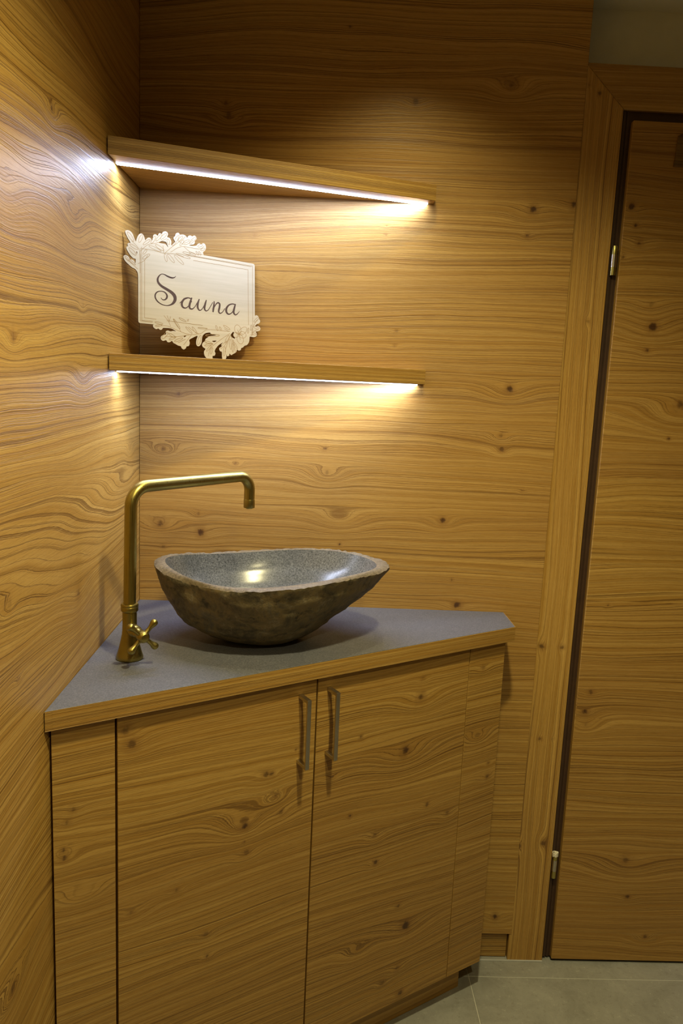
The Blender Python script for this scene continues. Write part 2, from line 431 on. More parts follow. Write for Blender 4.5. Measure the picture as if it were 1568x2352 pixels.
SIGN_LEAVES=[(-20.12, 174.58, -8.27, 158.39, 6.91), (-15.77, 151.81, -0.03, 144.22, 6.09), (-17.7, 144.28, -3.89, 132.74, 6.91), (-25.28, 127.81, -18.0, 118.92, 4.47), (-17.97, 121.64, -5.04, 113.48, 3.66), (2.0, 158.17, 9.12, 173.84, 6.5), (10.42, 154.91, 24.75, 167.18, 5.28), (26.59, 160.14, 35.34, 175.27, 6.09), (36.21, 166.22, 48.87, 181.11, 5.28), (45.88, 171.41, 58.6, 184.51, 6.09), (10.23, 136.63, 17.9, 146.91, 4.47), (9.18, 127.35, 23.51, 138.58, 6.09), (21.78, 154.82, 46.62, 147.52, 6.09), (35.17, 158.7, 52.45, 150.24, 6.91), (63.28, 163.0, 60.45, 173.69, 5.69), (54.34, 144.04, 58.09, 128.8, 6.09), (60.18, 143.97, 73.78, 129.16, 6.91), (73.91, 144.12, 93.61, 128.2, 6.91), (77.88, 147.5, 107.77, 142.46, 5.69), (70.13, 162.19, 84.12, 184.88, 6.09), (82.05, 173.35, 92.06, 184.27, 4.88), (85.94, 164.6, 94.0, 177.08, 4.88), (93.95, 171.45, 106.02, 178.96, 4.47), (105.97, 171.42, 120.22, 186.84, 6.09), (91.81, 152.36, 107.83, 150.96, 4.88), (105.84, 154.44, 119.97, 150.85, 4.88), (120.02, 158.43, 125.06, 151.59, 3.66), (126.13, 159.34, 130.17, 152.34, 3.66), (124.15, 168.53, 134.4, 173.89, 5.28), (130.23, 161.85, 139.49, 167.05, 4.88), (32.72, 6.78, 49.16, 4.71, 4.06), (33.61, -0.57, 47.19, 2.65, 3.66), (70.85, 17.25, 84.59, -1.19, 4.88), (82.78, 20.37, 97.74, 14.34, 4.06), (100.77, 15.6, 102.82, 19.62, 2.84), (46.94, -24.5, 58.79, -11.21, 6.91), (60.74, -12.9, 74.5, -19.16, 4.88), (61.61, -25.05, 76.49, -18.03, 4.47), (72.44, -27.85, 90.45, -19.6, 4.88), (122.8, -30.1, 129.09, -10.31, 6.91), (96.65, 3.79, 110.71, -8.2, 4.06), (110.81, 5.18, 120.91, -7.24, 4.47), (123.04, 4.47, 143.65, 4.56, 3.25), (162.48, 13.19, 166.63, 2.91, 4.06), (170.9, 11.11, 175.09, 3.72, 3.66), (179.39, 14.87, 194.29, 7.53, 4.88), (137.27, -21.12, 153.88, -25.46, 4.88), (137.21, -30.78, 155.98, -25.28, 4.47), (139.41, -9.35, 170.8, -6.43, 4.88), (141.28, -42.04, 151.77, -29.53, 4.06), (150.62, -47.09, 154.88, -33.15, 4.06), (180.14, -48.64, 182.36, -28.86, 5.69), (172.78, -33.58, 187.76, -16.62, 4.88), (183.47, -20.92, 192.09, -4.46, 5.28), (196.26, -33.58, 194.2, -12.12, 5.28), (200.54, -39.14, 201.73, -13.41, 4.47), (211.39, -32.32, 202.79, -17.25, 4.06), (250.02, 28.89, 261.19, 40.03, 5.28), (248.88, 18.8, 262.26, 16.1, 5.28), (244.41, 4.4, 255.52, 3.44, 4.47), (235.57, 3.56, 236.71, 15.61, 3.25), (242.21, 10.17, 243.35, 22.23, 2.84), (214.77, -0.37, 209.42, 18.85, 17.47), (214.77, -0.37, 232.31, 15.18, 14.63), (214.77, -0.37, 231.16, -0.83, 16.25), (214.77, -0.37, 220.14, -19.68, 17.47), (214.77, -0.37, 201.77, -3.56, 12.19)]
SIGN_STEMS=[[(-11.98, 158.72), (0.01, 147.87), (3.63, 135.66), (3.8, 99.19)], [(-26.22, 125.87), (-12.48, 115.17), (-0.45, 105.92)], [(-0.33, 116.87), (11.98, 124.09), (19.68, 136.19)], [(4.63, 141.28), (19.89, 156.36), (39.05, 162.98), (58.51, 174.32)], [(6.57, 147.04), (31.23, 147.07), (50.46, 144.39), (54.35, 144.96)], [(50.6, 159.21), (52.4, 144.68)], [(54.35, 144.96), (70.11, 160.32), (90.01, 176.46), (98.05, 185.22)], [(54.35, 144.96), (77.87, 146.56), (93.73, 143.26)], [(66.09, 148.55), (89.9, 163.33), (126.16, 164.09), (138.5, 172.61)], [(93.89, 163.93), (111.88, 153.45), (134.27, 153.89)], [(82.05, 173.35), (97.92, 168.3), (114.09, 180.22)], [(33.6, -1.5), (56.95, 1.75), (80.57, -5.36), (104.61, -10.68), (129.12, -6.46), (145.71, 2.83), (194.27, 3.6)], [(51.27, 21.75), (60.95, 10.59), (64.8, 1.59)], [(58.11, 22.48), (61.94, 11.63)], [(64.97, 21.33), (61.92, 9.75)], [(70.85, 17.25), (86.55, -6.68)], [(52.84, -19.27), (76.49, -18.03), (104.61, -11.63)], [(92.35, -32.74), (100.48, -22.5), (108.66, -11.25)], [(80.37, -29.98), (96.46, -20.95)], [(145.38, -51.39), (151.75, -33.41), (175.0, -13.85), (194.25, -0.33)], [(139.32, -24.8), (155.98, -25.28)], [(182.31, -40.63), (189.9, -16.43), (196.39, -2.09)], [(207.03, -38.61), (200.62, -19.42), (196.39, -4.06)], [(102.7, 4.38), (112.79, -2.27), (125.0, -7.81)], [(181.48, 8.24), (192.13, 3.4)], [(244.39, -1.59), (246.66, 16.58), (257.83, 35.68)], [(245.52, 6.5), (260.02, 15.89)], [(214.77, -0.37), (211.55, 9.2)], [(214.77, -0.37), (217.99, -11.95)], [(214.77, -0.37), (223.5, 2.43)], [(214.77, -0.37), (207.19, 2.86)], [(214.77, -0.37), (220.24, 8.06)]]
KN_BACK=[(0.0459, 1.085, 0.0078, 4, 1.0), (0.1369, 1.0686, 0.0068, 4, 1.0), (0.8131, 1.4175, 0.0068, 5, 1.0), (0.8336, 1.7973, 0.0068, 4, 1.0), (0.9205, 1.8103, 0.0068, 4, 1.0), (0.8259, 1.7427, 0.0039, 3.0, 1.0), (0.6846, 1.1159, 0.0058, 4, 1.0), (0.4527, 1.0525, 0.0029, 2, 1.0), (0.0528, 1.2541, 0.0058, 4, 0.5), (0.054, 1.0322, 0.0039, 2, 0.5), (0.1315, 1.1103, 0.0049, 3, 0.5), (0.2131, 1.2267, 0.0039, 3, 0.5), (0.4104, 1.2698, 0.0039, 2, 0.7), (0.4165, 1.2154, 0.0049, 6, 0.4), (0.8017, 1.3141, 0.0049, 3, 0.6), (0.8062, 1.2822, 0.0049, 3, 0.7), (0.8608, 1.1918, 0.0029, 2, 0.7), (0.7308, 0.919, 0.0068, 3, 1.0), (0.7136, 0.9785, 0.0029, 2, 0.6), (0.5557, 1.531, 0.0039, 2, 0.5), (0.5545, 1.5003, 0.0029, 3, 0.9), (0.5232, 1.7488, 0.0029, 2, 0.4), (0.5215, 1.7292, 0.0029, 2, 0.4), (0.2436, 1.716, 0.0029, 2, 0.4), (0.1788, 1.9752, 0.0049, 3, 0.6), (0.1838, 1.951, 0.0058, 3, 0.6), (0.5709, 1.9977, 0.0058, 3, 0.6), (0.7693, 2.0399, 0.0058, 5, 0.5), (0.428, 2.1324, 0.0029, 2, 0.6), (0.0854, 1.3749, 0.0039, 3, 0.6), (0.4501, 1.1147, 0.0039, 9, 0.1), (0.8797, 0.1222, 0.0058, 4, 1.0), (0.2971, 1.629, 0.0029, 8, 0.05)]
KN_LEFT=[(-0.6928, 1.4539, 0.0048, 4, 1), (-0.5298, 1.7809, 0.0064, 3, 0.4), (-0.4311, 1.6527, 0.0048, 9, 0.3), (-0.398, 1.5223, 0.004, 3, 0.3), (-0.4023, 1.409, 0.004, 8, 0.2), (-0.4404, 1.0409, 0.0072, 6, 0.6), (-0.7274, 1.109, 0.004, 3, 0.7), (-0.7054, 0.9948, 0.0032, 3, 0.7), (-0.0856, 1.2618, 0.004, 4, 0.4), (-0.7016, 1.6289, 0.0032, 12, 0.1), (-0.7527, 0.5581, 0.0072, 4, 0.8)]
KN_DOOR=[(1.117, 1.5654, 0.0078, 5, 1.0), (1.11, 1.5136, 0.0039, 3, 1.0), (1.0445, 1.8119, 0.0058, 3, 1.0), (1.0578, 1.7752, 0.0039, 2, 1.0), (1.0684, 1.7389, 0.0049, 4, 1.0), (1.0364, 1.7086, 0.0039, 3, 0.6), (1.1984, 1.3985, 0.0087, 6, 0.7), (1.1804, 1.323, 0.0029, 2, 1.0), (1.0621, 0.7173, 0.0058, 3, 0.7), (1.0542, 0.6689, 0.0068, 4, 1.2), (1.1918, 0.2852, 0.0087, 7, 0.6), (1.2056, 0.1846, 0.0049, 3, 0.9), (1.2626, 0.0747, 0.0049, 5, 0.7), (1.0822, 0.9317, 0.0029, 2, 0.5), (1.109, 1.6114, 0.0049, 6, 0.3), (1.0585, 0.6349, 0.0049, 5, 0.3)]
KN_DOOR_L=[(-0.1885, 0.8439, 0.0069, 3, 0.7), (-0.1779, 0.8174, 0.0077, 3, 0.7), (0.0695, 0.7017, 0.0054, 4, 0.7), (0.0829, 0.7, 0.0038, 2, 0.9), (0.0925, 0.6543, 0.0038, 5, 1), (0.0281, 0.611, 0.0062, 4, 1), (0.1038, 0.6179, 0.0046, 3, 0.5), (0.0289, 0.5797, 0.0023, 2, 1.0), (0.033, 0.5567, 0.0054, 3, 0.5), (-0.0431, 0.4189, 0.0046, 3, 0.5), (-0.0398, 0.3735, 0.0038, 3, 0.7), (-0.099, 0.527, 0.0038, 3, 0.5), (-0.1797, 0.5127, 0.0038, 7, 0.5), (0.0249, 0.6385, 0.0031, 14, 0.0), (0.1317, 0.7365, 0.0023, 1.5, 0.8)]
KN_DOOR_R=[(0.4231, 0.7845, 0.007, 5, 0.8), (0.4245, 0.8246, 0.0035, 3, 0.6), (0.3896, 0.6738, 0.0078, 6, 1), (0.2777, 0.7282, 0.0035, 2, 0.8), (0.2599, 0.5654, 0.0035, 2, 0.9), (0.3297, 0.4423, 0.0043, 3, 0.9), (0.4585, 0.5358, 0.0043, 3, 0.6), (0.5171, 0.4992, 0.0052, 4, 0.5), (0.3238, 0.5037, 0.0043, 4, 0.5), (0.4211, 0.2642, 0.0087, 5, 1), (0.3974, 0.3185, 0.0043, 3, 0.6), (0.4043, 0.1674, 0.0052, 3, 0.6), (0.4149, 0.0986, 0.0061, 3, 0.9), (0.3652, 0.1447, 0.0052, 3, 0.6), (0.294, 0.2537, 0.0035, 8, 0.3), (0.2136, 0.6609, 0.0043, 3, 0.5)]
KN_PANEL_L=[(-0.2721, 0.7286, 0.0043, 3, 0.6), (-0.2823, 0.7083, 0.0036, 3, 0.5), (-0.2884, 0.6621, 0.0036, 3, 0.8), (-0.2879, 0.6483, 0.0043, 4, 0.8), (-0.2603, 0.5814, 0.0029, 8, 0.1)]
KN_PANEL_R=[(0.5912, 0.819, 0.0046, 3, 0.7), (0.6282, 0.5891, 0.0037, 2, 0.8), (0.6286, 0.5586, 0.0056, 3, 0.6), (0.5897, 0.665, 0.0037, 7, 0.1)]
KN_CASING=[(0.8261, 0.9371, 0.0058, 2.5, 0.8), (0.8256, 0.9835, 0.0049, 2, 0.7), (0.596, 0.9517, 0.0039, 2, 0.8), (0.597, 0.9831, 0.0029, 2, 0.5), (0.313, 0.9243, 0.0058, 2.5, 0.7), (0.324, 0.9826, 0.0068, 2.5, 0.7), (1.5702, 0.9737, 0.0039, 2.5, 0.5), (2.0342, 0.9538, 0.0039, 2, 0.8), (2.0483, 0.9322, 0.0029, 2, 0.6)]

# ------------------------------------------------------------------ measured layout (metres): corner at the origin,
# back wall is y = 0, left wall is x = 0
HC = 0.9064; TC = 0.032                     # counter top height, thickness
A0 = Vector((0.0, -0.6154)); B0 = Vector((0.841, -0.1094))
T2 = (B0 - A0).normalized(); N2 = Vector((-T2.y, T2.x))    # along the counter front, and into the cabinet
T3 = (T2.x, T2.y, 0)
def sn(s, n):
    p = A0 + T2 * s + N2 * n
    return (p.x, p.y)
def quad_sn(s0, s1, n0, n1): return [sn(s0, n0), sn(s1, n0), sn(s1, n1), sn(s0, n1)]

M_back = oak('oak_back_wall', KN_BACK, seed=1.3, bands=0.62, rough=0.42)
M_left = oak("oak_left_wall", KN_LEFT, seed=5.1, rough=0.40, warp=1.35, freq=0.8)
M_doorl = oak('oak_cabinet_door_left', KN_DOOR_L, seed=9.7, freq=1.05)
M_doorr = oak('oak_cabinet_door_right', KN_DOOR_R, seed=14.2, freq=1.05)
M_pl = oak('oak_panel_left', KN_PANEL_L, seed=9.7)
M_pr = oak('oak_panel_right', KN_PANEL_R, seed=14.2)
M_leaf = oak('oak_room_door', KN_DOOR, seed=22.4, bands=0.29, tone=0.93)
M_cas = oak('oak_casing', KN_CASING, seed=31.0, freq=1.3, warp=0.35, tone=1.08)
M_cash = oak('oak_casing_head', (), seed=35.0, warp=0.3, freq=1.2, tone=0.9)
M_edge = oak('oak_edge_band', (), seed=41.0, warp=0.12, freq=1.6, tone=1.0, rough=0.45)
M_plain = oak('oak_plain', (), seed=47.0, warp=0.4, tone=0.9)
M_plaster = simple('plaster_white', (0.72, 0.76, 0.72), 0.9, 0, 0.03, 30, 0.15)
M_ceil = simple('ceiling_white', (0.80, 0.83, 0.78), 0.9, 0, 0.02, 20, 0.05)
M_black = simple('dark_gap', (0.012, 0.007, 0.004), 0.8, 0, 0.1)
M_seal = simple('dark_brown_seal', (0.050, 0.024, 0.012), 0.55, 0, 0.15, 40)
M_carc = simple('carcass_board', (0.018, 0.010, 0.005), 0.7, 0, 0.1, 40)  # near-black: the shade in the seams between the fronts is put into this colour
M_silicone = simple('grey_silicone', (0.45, 0.46, 0.46), 0.4, 0, 0.05)

# ---- floor: beige stone tiles
def tile_mat():
    mt, nt, bs = new_mat('stone_tile')
    N = NT(nt)
    tc = N.n('ShaderNodeTexCoord')
    g = N.n('ShaderNodeNewGeometry')
    p = g.outputs['Position']
    a = N.noise(p, 9.0, 8, 0.72, 0.6)
    b = N.noise(p, 75.0, 8, 0.8)
    c = N.noise(p, 210.0, 4, 0.75)
    col = N.ramp(a, [(0.3, (0.235, 0.235, 0.215)), (0.5, (0.295, 0.295, 0.275)), (0.72, (0.350, 0.348, 0.325))])
    col = N.mix(N.mapr(b, 0.56, 0.70, 0.0, 0.65, True), col, (0.56, 0.55, 0.50))
    col = N.mix(N.mapr(b, 0.46, 0.34, 0.0, 0.50, True), col, (0.16, 0.15, 0.12))
    col = N.mix(N.mapr(c, 0.62, 0.70, 0.0, 0.5, True), col, (0.09, 0.08, 0.06))
    nt.links.new(col, bs.inputs['Base Color'])
    bs.inputs['Roughness'].default_value = 0.42
    bp = N.n('ShaderNodeBump'); bp.inputs['Strength'].default_value = 0.15; bp.inputs['Distance'].default_value = 0.001
    N.put(bp, 'Height', b); nt.links.new(bp.outputs[0], bs.inputs['Normal'])
    return mt
M_tile = tile_mat()
M_grout = simple('grout', (0.50, 0.49, 0.44), 0.85, 0, 0.06, 200)
XR, YF = 2.75, -3.35     # right wall, rear wall
ZC = 2.235
floor = box('floor', (-0.02, YF - 0.02, -0.05), (XR + 0.02, 0.14, -0.0012), M_grout, bev=0)
tag(floor, kind='structure', label='beige stone tile floor with pale grout')
xs = [-0.3885, 0.2115, 0.8120, 1.4115, 2.0115, 2.6115, 3.2]
ys = [0.13, -0.0545, -0.6545, -1.2545, -1.8545, -2.4545, -3.0545, -3.65]
for j in range(len(ys) - 1):
    for i in range(len(xs) - 1):
        g = 0.0012
        x0, x1 = max(xs[i] + g, 0.0), min(xs[i + 1] - g, XR)
        y1, y0 = ys[j] - g, max(ys[j + 1] + g, YF)
        if x1 - x0 < 0.02 or y1 - y0 < 0.02: continue
        box('tile', (x0, y0, -0.012), (x1, y1, 0.0), M_tile, floor, bev=0.0006)

# ---- walls
def box_vf(a, b, bev=0.0):
    v, f = prism_vf([(a[0], a[1]), (b[0], a[1]), (b[0], b[1]), (a[0], b[1])], a[2], b[2])
    return bevelled(v, f, bev)
wl = grid_face(*box_vf((-0.03, YF, 0.0), (0.0, 0.10, ZC)), (1, 0, 0), 0.008, KN_LEFT, 'wall_left', M_left, None, (0, 1, 0))
tag(wl, kind='structure', label='left wall clad in knotty oak panel')
wb = grid_face(*box_vf((0.0006, 0.0, 0.0745), (0.9245, 0.10, ZC), 0.0006), (0, -1, 0), 0.005, KN_BACK, 'wall_back', M_back, None, (1, 0, 0))
tag(wb, kind='structure', label='back wall clad in knotty oak panel')
wm = box('wall_masonry', (-0.03, 0.09, 2.0), (XR, 0.16, ZC), M_plaster, bev=0)
wm.name = 'wall_above_door'
tag(wm, kind='structure', label='white plaster wall above the door casing')
wr2 = box('wall_door_side', (1.995, 0.09, 0.0), (XR, 0.16, 2.0), M_plaster, bev=0)
tag(wr2, kind='structure')
wr = box('wall_right', (XR, YF, 0.0), (XR + 0.05, 0.16, ZC), M_plain, grain=(0, 1, 0), bev=0); tag(wr, kind='structure')
wf = box('wall_rear', (-0.03, YF - 0.05, 0.0), (XR + 0.05, YF, ZC), M_plain, grain=(1, 0, 0), bev=0); tag(wf, kind='structure')
ce = box('ceiling', (-0.03, YF - 0.05, ZC), (XR + 0.05, 0.16, ZC + 0.05), M_ceil, bev=0); tag(ce, kind='structure', label='white ceiling')

bb = box('baseboard_back', (0.02, 0.012, 0.0015), (0.9175, 0.03, 0.0745), M_plain, grain=(1, 0, 0), uvoff=(0.3, 0.5))
tag(bb, kind='structure', label='recessed oak plinth strip below the back wall panel')
dk = box('gap_dark_strip', (0.9, 0.022, 0.0015), (0.935, 0.05, 0.0745), M_black, bev=0); tag(dk, kind='structure')  # black strip put in to darken the gap between plinth strip and casing
sl = box('trim_1', (0.70, 0.008, 0.0), (1.0081, 0.0125, 0.0022), M_silicone, bev=0.0006)
sl.location.y -= 0.0105
tag(sl, kind='structure', label='pale silicone joint between wall and floor')

# ---- door_1: casing, seal, leaf, hinges
door = bpy.data.objects.new('door_1', None); C.objects.link(door); door.location = (1.0307, 0.0, 0.0)
tag(door, kind='structure', label='oak room door in a mitred oak casing')
XI, ZI, ZT = 1.0081, 2.0057, 2.0925
XL = 0.9195
XI2, XL2 = 1.905, 1.99
def poly_box(name, poly_xz, y0, y1, mat, grain, uvoff=(0, 0), parent=door, bev=0.0012, knots=None):
    n = len(poly_xz)
    v = [(x, y0, z) for x, z in poly_xz] + [(x, y1, z) for x, z in poly_xz]
    f = [list(range(n)), list(range(n, 2 * n))[::-1]] + [[i, n + i, n + (i + 1) % n, (i + 1) % n] for i in range(n)]
    v, f = bevelled(v, f, bev)
    if knots: return grid_face(v, f, (0, -1, 0), 0.005, knots, name, mat, parent, grain, uvoff)
    return build(name, v, f, mat, parent, grain, uvoff=uvoff)
poly_box('casing_upright', [(XL, 0.0), (XI, 0.0), (XI, ZI), (XL + 0.0, ZT)], 0.0015, 0.09, M_cas, (0, 0, 1), knots=KN_CASING)
poly_box('casing_head', [(XL, ZT), (XI, ZI), (XI2, ZI), (XL2, ZT)], 0.0022, 0.09, M_cash, (1, 0, 0))
poly_box('casing_upright', [(XL2, 0.0), (XI2, 0.0), (XI2, ZI), (XL2, ZT)][::-1], 0.0015, 0.09, M_cas, (0, 0, 1), uvoff=(0.4, -1.0), knots=KN_CASING)
poly_box('rebate', [(XI, 0.006), (XI + 0.042, 0.006), (XI + 0.042, ZI - 0.02), (XI2, ZI - 0.045), (XI2, ZI), (XI, ZI)], 0.013, 0.09, M_seal, (0, 0, 1), bev=0)
poly_box('door_leaf', [(1.0307, 0.007), (1.885, 0.007), (1.885, 1.985), (1.0307, 1.985)], 0.0, 0.042, M_leaf, (1, 0, 0), bev=0.0015, knots=KN_DOOR)
# dark rubber weather seal with two ribs
for k, (dx, dy) in enumerate(((0.006, 0.009), (0.015, 0.011))):
    box('seal_strip', (XI + dx - 0.003, dy, 0.006), (XI + dx + 0.003, 0.014, ZI), M_seal, door, bev=0.0006)
poly_box('under_door_strip', [(1.0307, 0.0015), (1.885, 0.0015), (1.885, 0.006), (1.0307, 0.006)], 0.004, 0.03, M_black, (1, 0, 0), bev=0)  # near-black strip filling the gap under the door leaf

def metal(name, col, rough, noise_amt=0.12, scale=18.0, aniso=0.0):
    mt, nt, bs = new_mat(name)
    N = NT(nt)
    tc = N.n('ShaderNodeTexCoord')
    f = N.noise(tc.outputs['Object'], scale, 4, 0.65)
    s = N.noise(N.vmath('MULTIPLY', tc.outputs['Object'], (900, 900, 20)), 1.0, 2, 0.5)
    c0 = tuple(c * (1 - noise_amt) for c in col); c1 = tuple(c * (1 + noise_amt) for c in col)
    nt.links.new(N.ramp(f, [(0.3, c0), (0.7, c1)]), bs.inputs['Base Color'])
    bs.inputs['Metallic'].default_value = 1.0
    nt.links.new(N.mapr(s, 0.3, 0.7, rough * 0.8, rough * 1.25), bs.inputs['Roughness'])
    return mt
M_brass = metal('antique_brass', (0.36, 0.290, 0.085), 0.34)
M_nickel = metal('brushed_nickel', (0.50, 0.46, 0.38), 0.33)
M_hbrass = metal('hinge_brass', (0.45, 0.40, 0.14), 0.32)
M_hsteel = metal('hinge_steel', (0.55, 0.50, 0.42), 0.3)
M_film = simple('torn_white_film', (0.75, 0.72, 0.62), 0.35, 0, 0.1)

for (hz0, hz1, film) in ((1.6697, 1.732, False), (0.2308, 0.3003, True)):
    hx, hy = 1.0185 if not film else 1.0165, 0.004
    h = hz1 - hz0
    r = 0.0062
    hg = build('hinge', *lathe_vf([(r, 0), (r, h * 0.26), (r * 0.93, h * 0.262), (r * 0.93, h * 0.70), (r, h * 0.702), (r, h * 0.93), (r * 0.85, h * 0.985), (r * 0.4, h)], (hx, hy, hz0), n=24),
               M_hbrass, door, smooth=False)
    auto_smooth(hg)
    sl_ = build('hinge_sleeve', *lathe_vf([(r * 1.06, 0), (r * 1.06, h * 0.42)], (hx, hy, hz0 + h * 0.27), n=24), M_hsteel, hg); auto_smooth(sl_)
    for zz in (0.12, 0.84):
        pn = build('hinge_pin', *lathe_vf([(0.0032, 0), (0.0032, 0.022)], (hx, hy, hz0 + h * zz), axis=(0.75, 1, 0), n=14), M_hsteel, hg); auto_smooth(pn)
    if film:
        random.seed(8)
        pts = []
        for k in range(14):
            a = 2 * pi * k / 14
            rr = r * (1.12 + 0.22 * random.random())
            pts.append((hx + rr * math.cos(a), hy + rr * math.sin(a), hz1 - 0.004 + 0.004 * random.random()))
        top = (hx, hy, hz1 + 0.002)
        low = [(p[0], p[1], p[2] - 0.007 - 0.004 * random.random()) for p in pts]
        vs_ = pts + low + [top]
        fs_ = [[i, (i + 1) % 14, 28] for i in range(14)] + [[i, 14 + i, 14 + (i + 1) % 14, (i + 1) % 14] for i in range(14)]
        fo = build('film_scrap', vs_, fs_, M_film, hg)
# thin added board standing in for a dark shape at the top of the door, cut by the picture's edge
M_dshape = oak('dark_shape_brown', (), seed=53.0, warp=0.2, tone=0.42)
dshape = thing('door_dark_shape', (1.20, 0.0, 1.89), 'dark brown shape with a chamfered corner, built as a thin board, near the top of the room door', 'plaque')
poly_box('board', [(1.1245, 1.8965), (1.26, 1.8965), (1.26, 1.97), (1.152, 1.97), (1.1275, 1.958), (1.1262, 1.909), (1.1245, 1.909)], -0.0045, -0.0002, M_dshape, (1, 0, 0), parent=dshape, bev=0.0005)

# ---- vanity cabinet
ZB, ZTOP = 0.0816, HC - TC
NF = 0.0145
cab = thing('vanity_cabinet', (0.35, -0.30, 0.0), 'knotty oak corner cabinet with diagonal front below the grey countertop', 'cabinet')
FT = 0.019
S0, S1, S2, S3, S4 = 0.0135, 0.1137, 0.4903, 0.8679, 0.9694
# left front panel (its left end is scribed to the wall)
def front(name, s0, s1, mat, knots):
    poly = quad_sn(s0, s1, NF, NF + FT)
    if poly[3][0] < 0.003:      # scribed to the left wall
        k = (0.003 - poly[3][0]) / T2.x
        poly[3] = (0.003, poly[3][1] + T2.y * k)
    v, f = prism_vf(poly, ZB, ZTOP - 0.002)
    v, f = bevelled(v, f, 0.0007)
    return grid_face(v, f, (-N2.x, -N2.y, 0), 0.005, knots, name, mat, cab, T3)
x_l = sn(S0, NF)[0]
pl = front('front_panel', S0, S1 - 0.0018, M_pl, KN_PANEL_L)
dl = front('cabinet_door', S1 + 0.0020, S2 - 0.0018, M_doorl, KN_DOOR_L)
dr = front('cabinet_door', S2 + 0.0014, S3 - 0.0010, M_doorr, KN_DOOR_R)
pr = front('front_panel', S3 + 0.0008, S4, M_pr, KN_PANEL_R)
tag(dl, 'left cabinet door with a bar handle at its right edge'); tag(dr, 'right cabinet door with a bar handle at its left edge')
xr = sn(S4, NF)[0]
sr = sn(S4 - 0.004, NF + FT)
prism('side_panel', [(xr - 0.019, sr[1] + 0.003), (xr - 0.0005, sn(S4, NF + FT)[1] - 0.005), (xr - 0.0005, -0.0015), (xr - 0.019, -0.0015)], ZB, ZTOP - 0.002, M_plain, cab, (0, 1, 0), bev=0.0006)
# carcass behind the fronts
inner = [sn(0.012, NF + FT + 0.0015), sn(0.955, NF + FT + 0.0015), (xr - 0.021, -0.003), (0.003, -0.003)]
inner[0] = (0.003, inner[0][1])
prism('carcass', inner, ZB, ZTOP - 0.004, M_carc, cab, None, bev=0.0)
# recessed plinth
pn_ = 0.050
prism('plinth', [sn(0.0, pn_ + 0.0), sn(0.890, pn_), (sn(0.890, pn_)[0] - 0.03, -0.02), (0.004, -0.02)] if False else
      [(0.004, sn(0.0, pn_)[1] + 0.01), sn(0.9400, pn_), sn(0.9400, pn_ + 0.018), (0.004, sn(0.0, pn_)[1] + 0.035)], 0.0, ZB - 0.001, M_plain, cab, T3, bev=0.0008)

# bar handles: square section bow, two feet
def handle(parent, s, z0, z1):
    wd, th, proj_ = 0.0082, 0.0065, 0.034
    n_out = NF - proj_
    def bx(s0, s1, n0, n1, za, zb): return prism_vf(quad_sn(s0, s1, n0, n1), za, zb)
    # C-shaped outline in the (n, z) plane, extruded along s
    prof = [(NF, z1), (n_out, z1), (n_out, z0), (NF, z0), (NF, z0 + th), (n_out + th * 0.7, z0 + th), (n_out + th * 0.7, z1 - th), (NF, z1 - th)]
    k = len(prof)
    v = []
    for ss in (s - wd / 2, s + wd / 2):
        for n_, z_ in prof:
            x, y = sn(ss, n_)
            v.append((x, y, z_))
    f = [[0, 1, 6, 7], [1, 2, 5, 6], [2, 3, 4, 5]]
    f = f + [[i + k for i in q][::-1] for q in f] + [[i, i + k, (i + 1) % k + k, (i + 1) % k] for i in range(k)]
    v, f = bevelled(v, f, 0.0005, 2)
    o = build('handle', v, f, M_nickel, parent)
    o['label'] = 'brushed steel bar handle'
    return o
handle(dl, 0.4540, 0.7100, 0.8450)
handle(dr, 0.5155, 0.7135, 0.8482)

# ---- countertop
def stone_top():
    mt, nt, bs = new_mat('grey_laminate_stone')
    N = NT(nt)
    tc = N.n('ShaderNodeTexCoord'); p = tc.outputs['Object']
    a = N.noise(p, 420.0, 3, 0.75)
    b = N.noise(p, 28.0, 4, 0.6)
    col = N.ramp(a, [(0.30, (0.060, 0.061, 0.072)), (0.5, (0.105, 0.106, 0.124)), (0.72, (0.175, 0.177, 0.205))])
    col = N.mix(N.mapr(b, 0.35, 0.68, 0.0, 0.25, True), col, (0.075, 0.080, 0.108))
    nt.links.new(col, bs.inputs['Base Color'])
    bs.inputs['Roughness'].default_value = 0.55
    bp = N.n('ShaderNodeBump'); bp.inputs['Strength'].default_value = 0.12; bp.inputs['Distance'].default_value = 0.0005
    N.put(bp, 'Height', a); nt.links.new(bp.outputs[0], bs.inputs['Normal'])
    return mt
M_top = stone_top()
ct = thing('countertop', (0.35, -0.25, HC - TC), 'grey stone-look corner countertop with a diagonal oak front edge', 'countertop')
e = 0.0012
prism('slab', [(0.0012, -0.0012), (0.0012, sn(0.0, e)[1] + 0.001), sn(0.9815 - e, e), (0.8397 - e, -0.0012)], ZTOP, HC, M_top, ct, None, bev=0.0004)
prism('edge_band', [(0.0016, A0.y + 0.001 + 0.0016 * 0.6), (B0.x, B0.y), sn(0.9815 - e * 0.7, e * 0.92), (0.0016, sn(0.0, e * 0.92)[1] + 0.001)], ZTOP - 0.0003, HC - 0.0006, M_edge, ct, T3, bev=0.0003, uvoff=(0, 0.3))
prism('edge_band', [(B0.x - 0.0002, B0.y + 0.0008), (0.8396, -0.0012), (0.8396 - 0.001, -0.0012), (B0.x - 0.0012, B0.y + 0.0015)], ZTOP - 0.0003, HC - 0.0006, M_edge, ct, (0, 1, 0), bev=0.0)

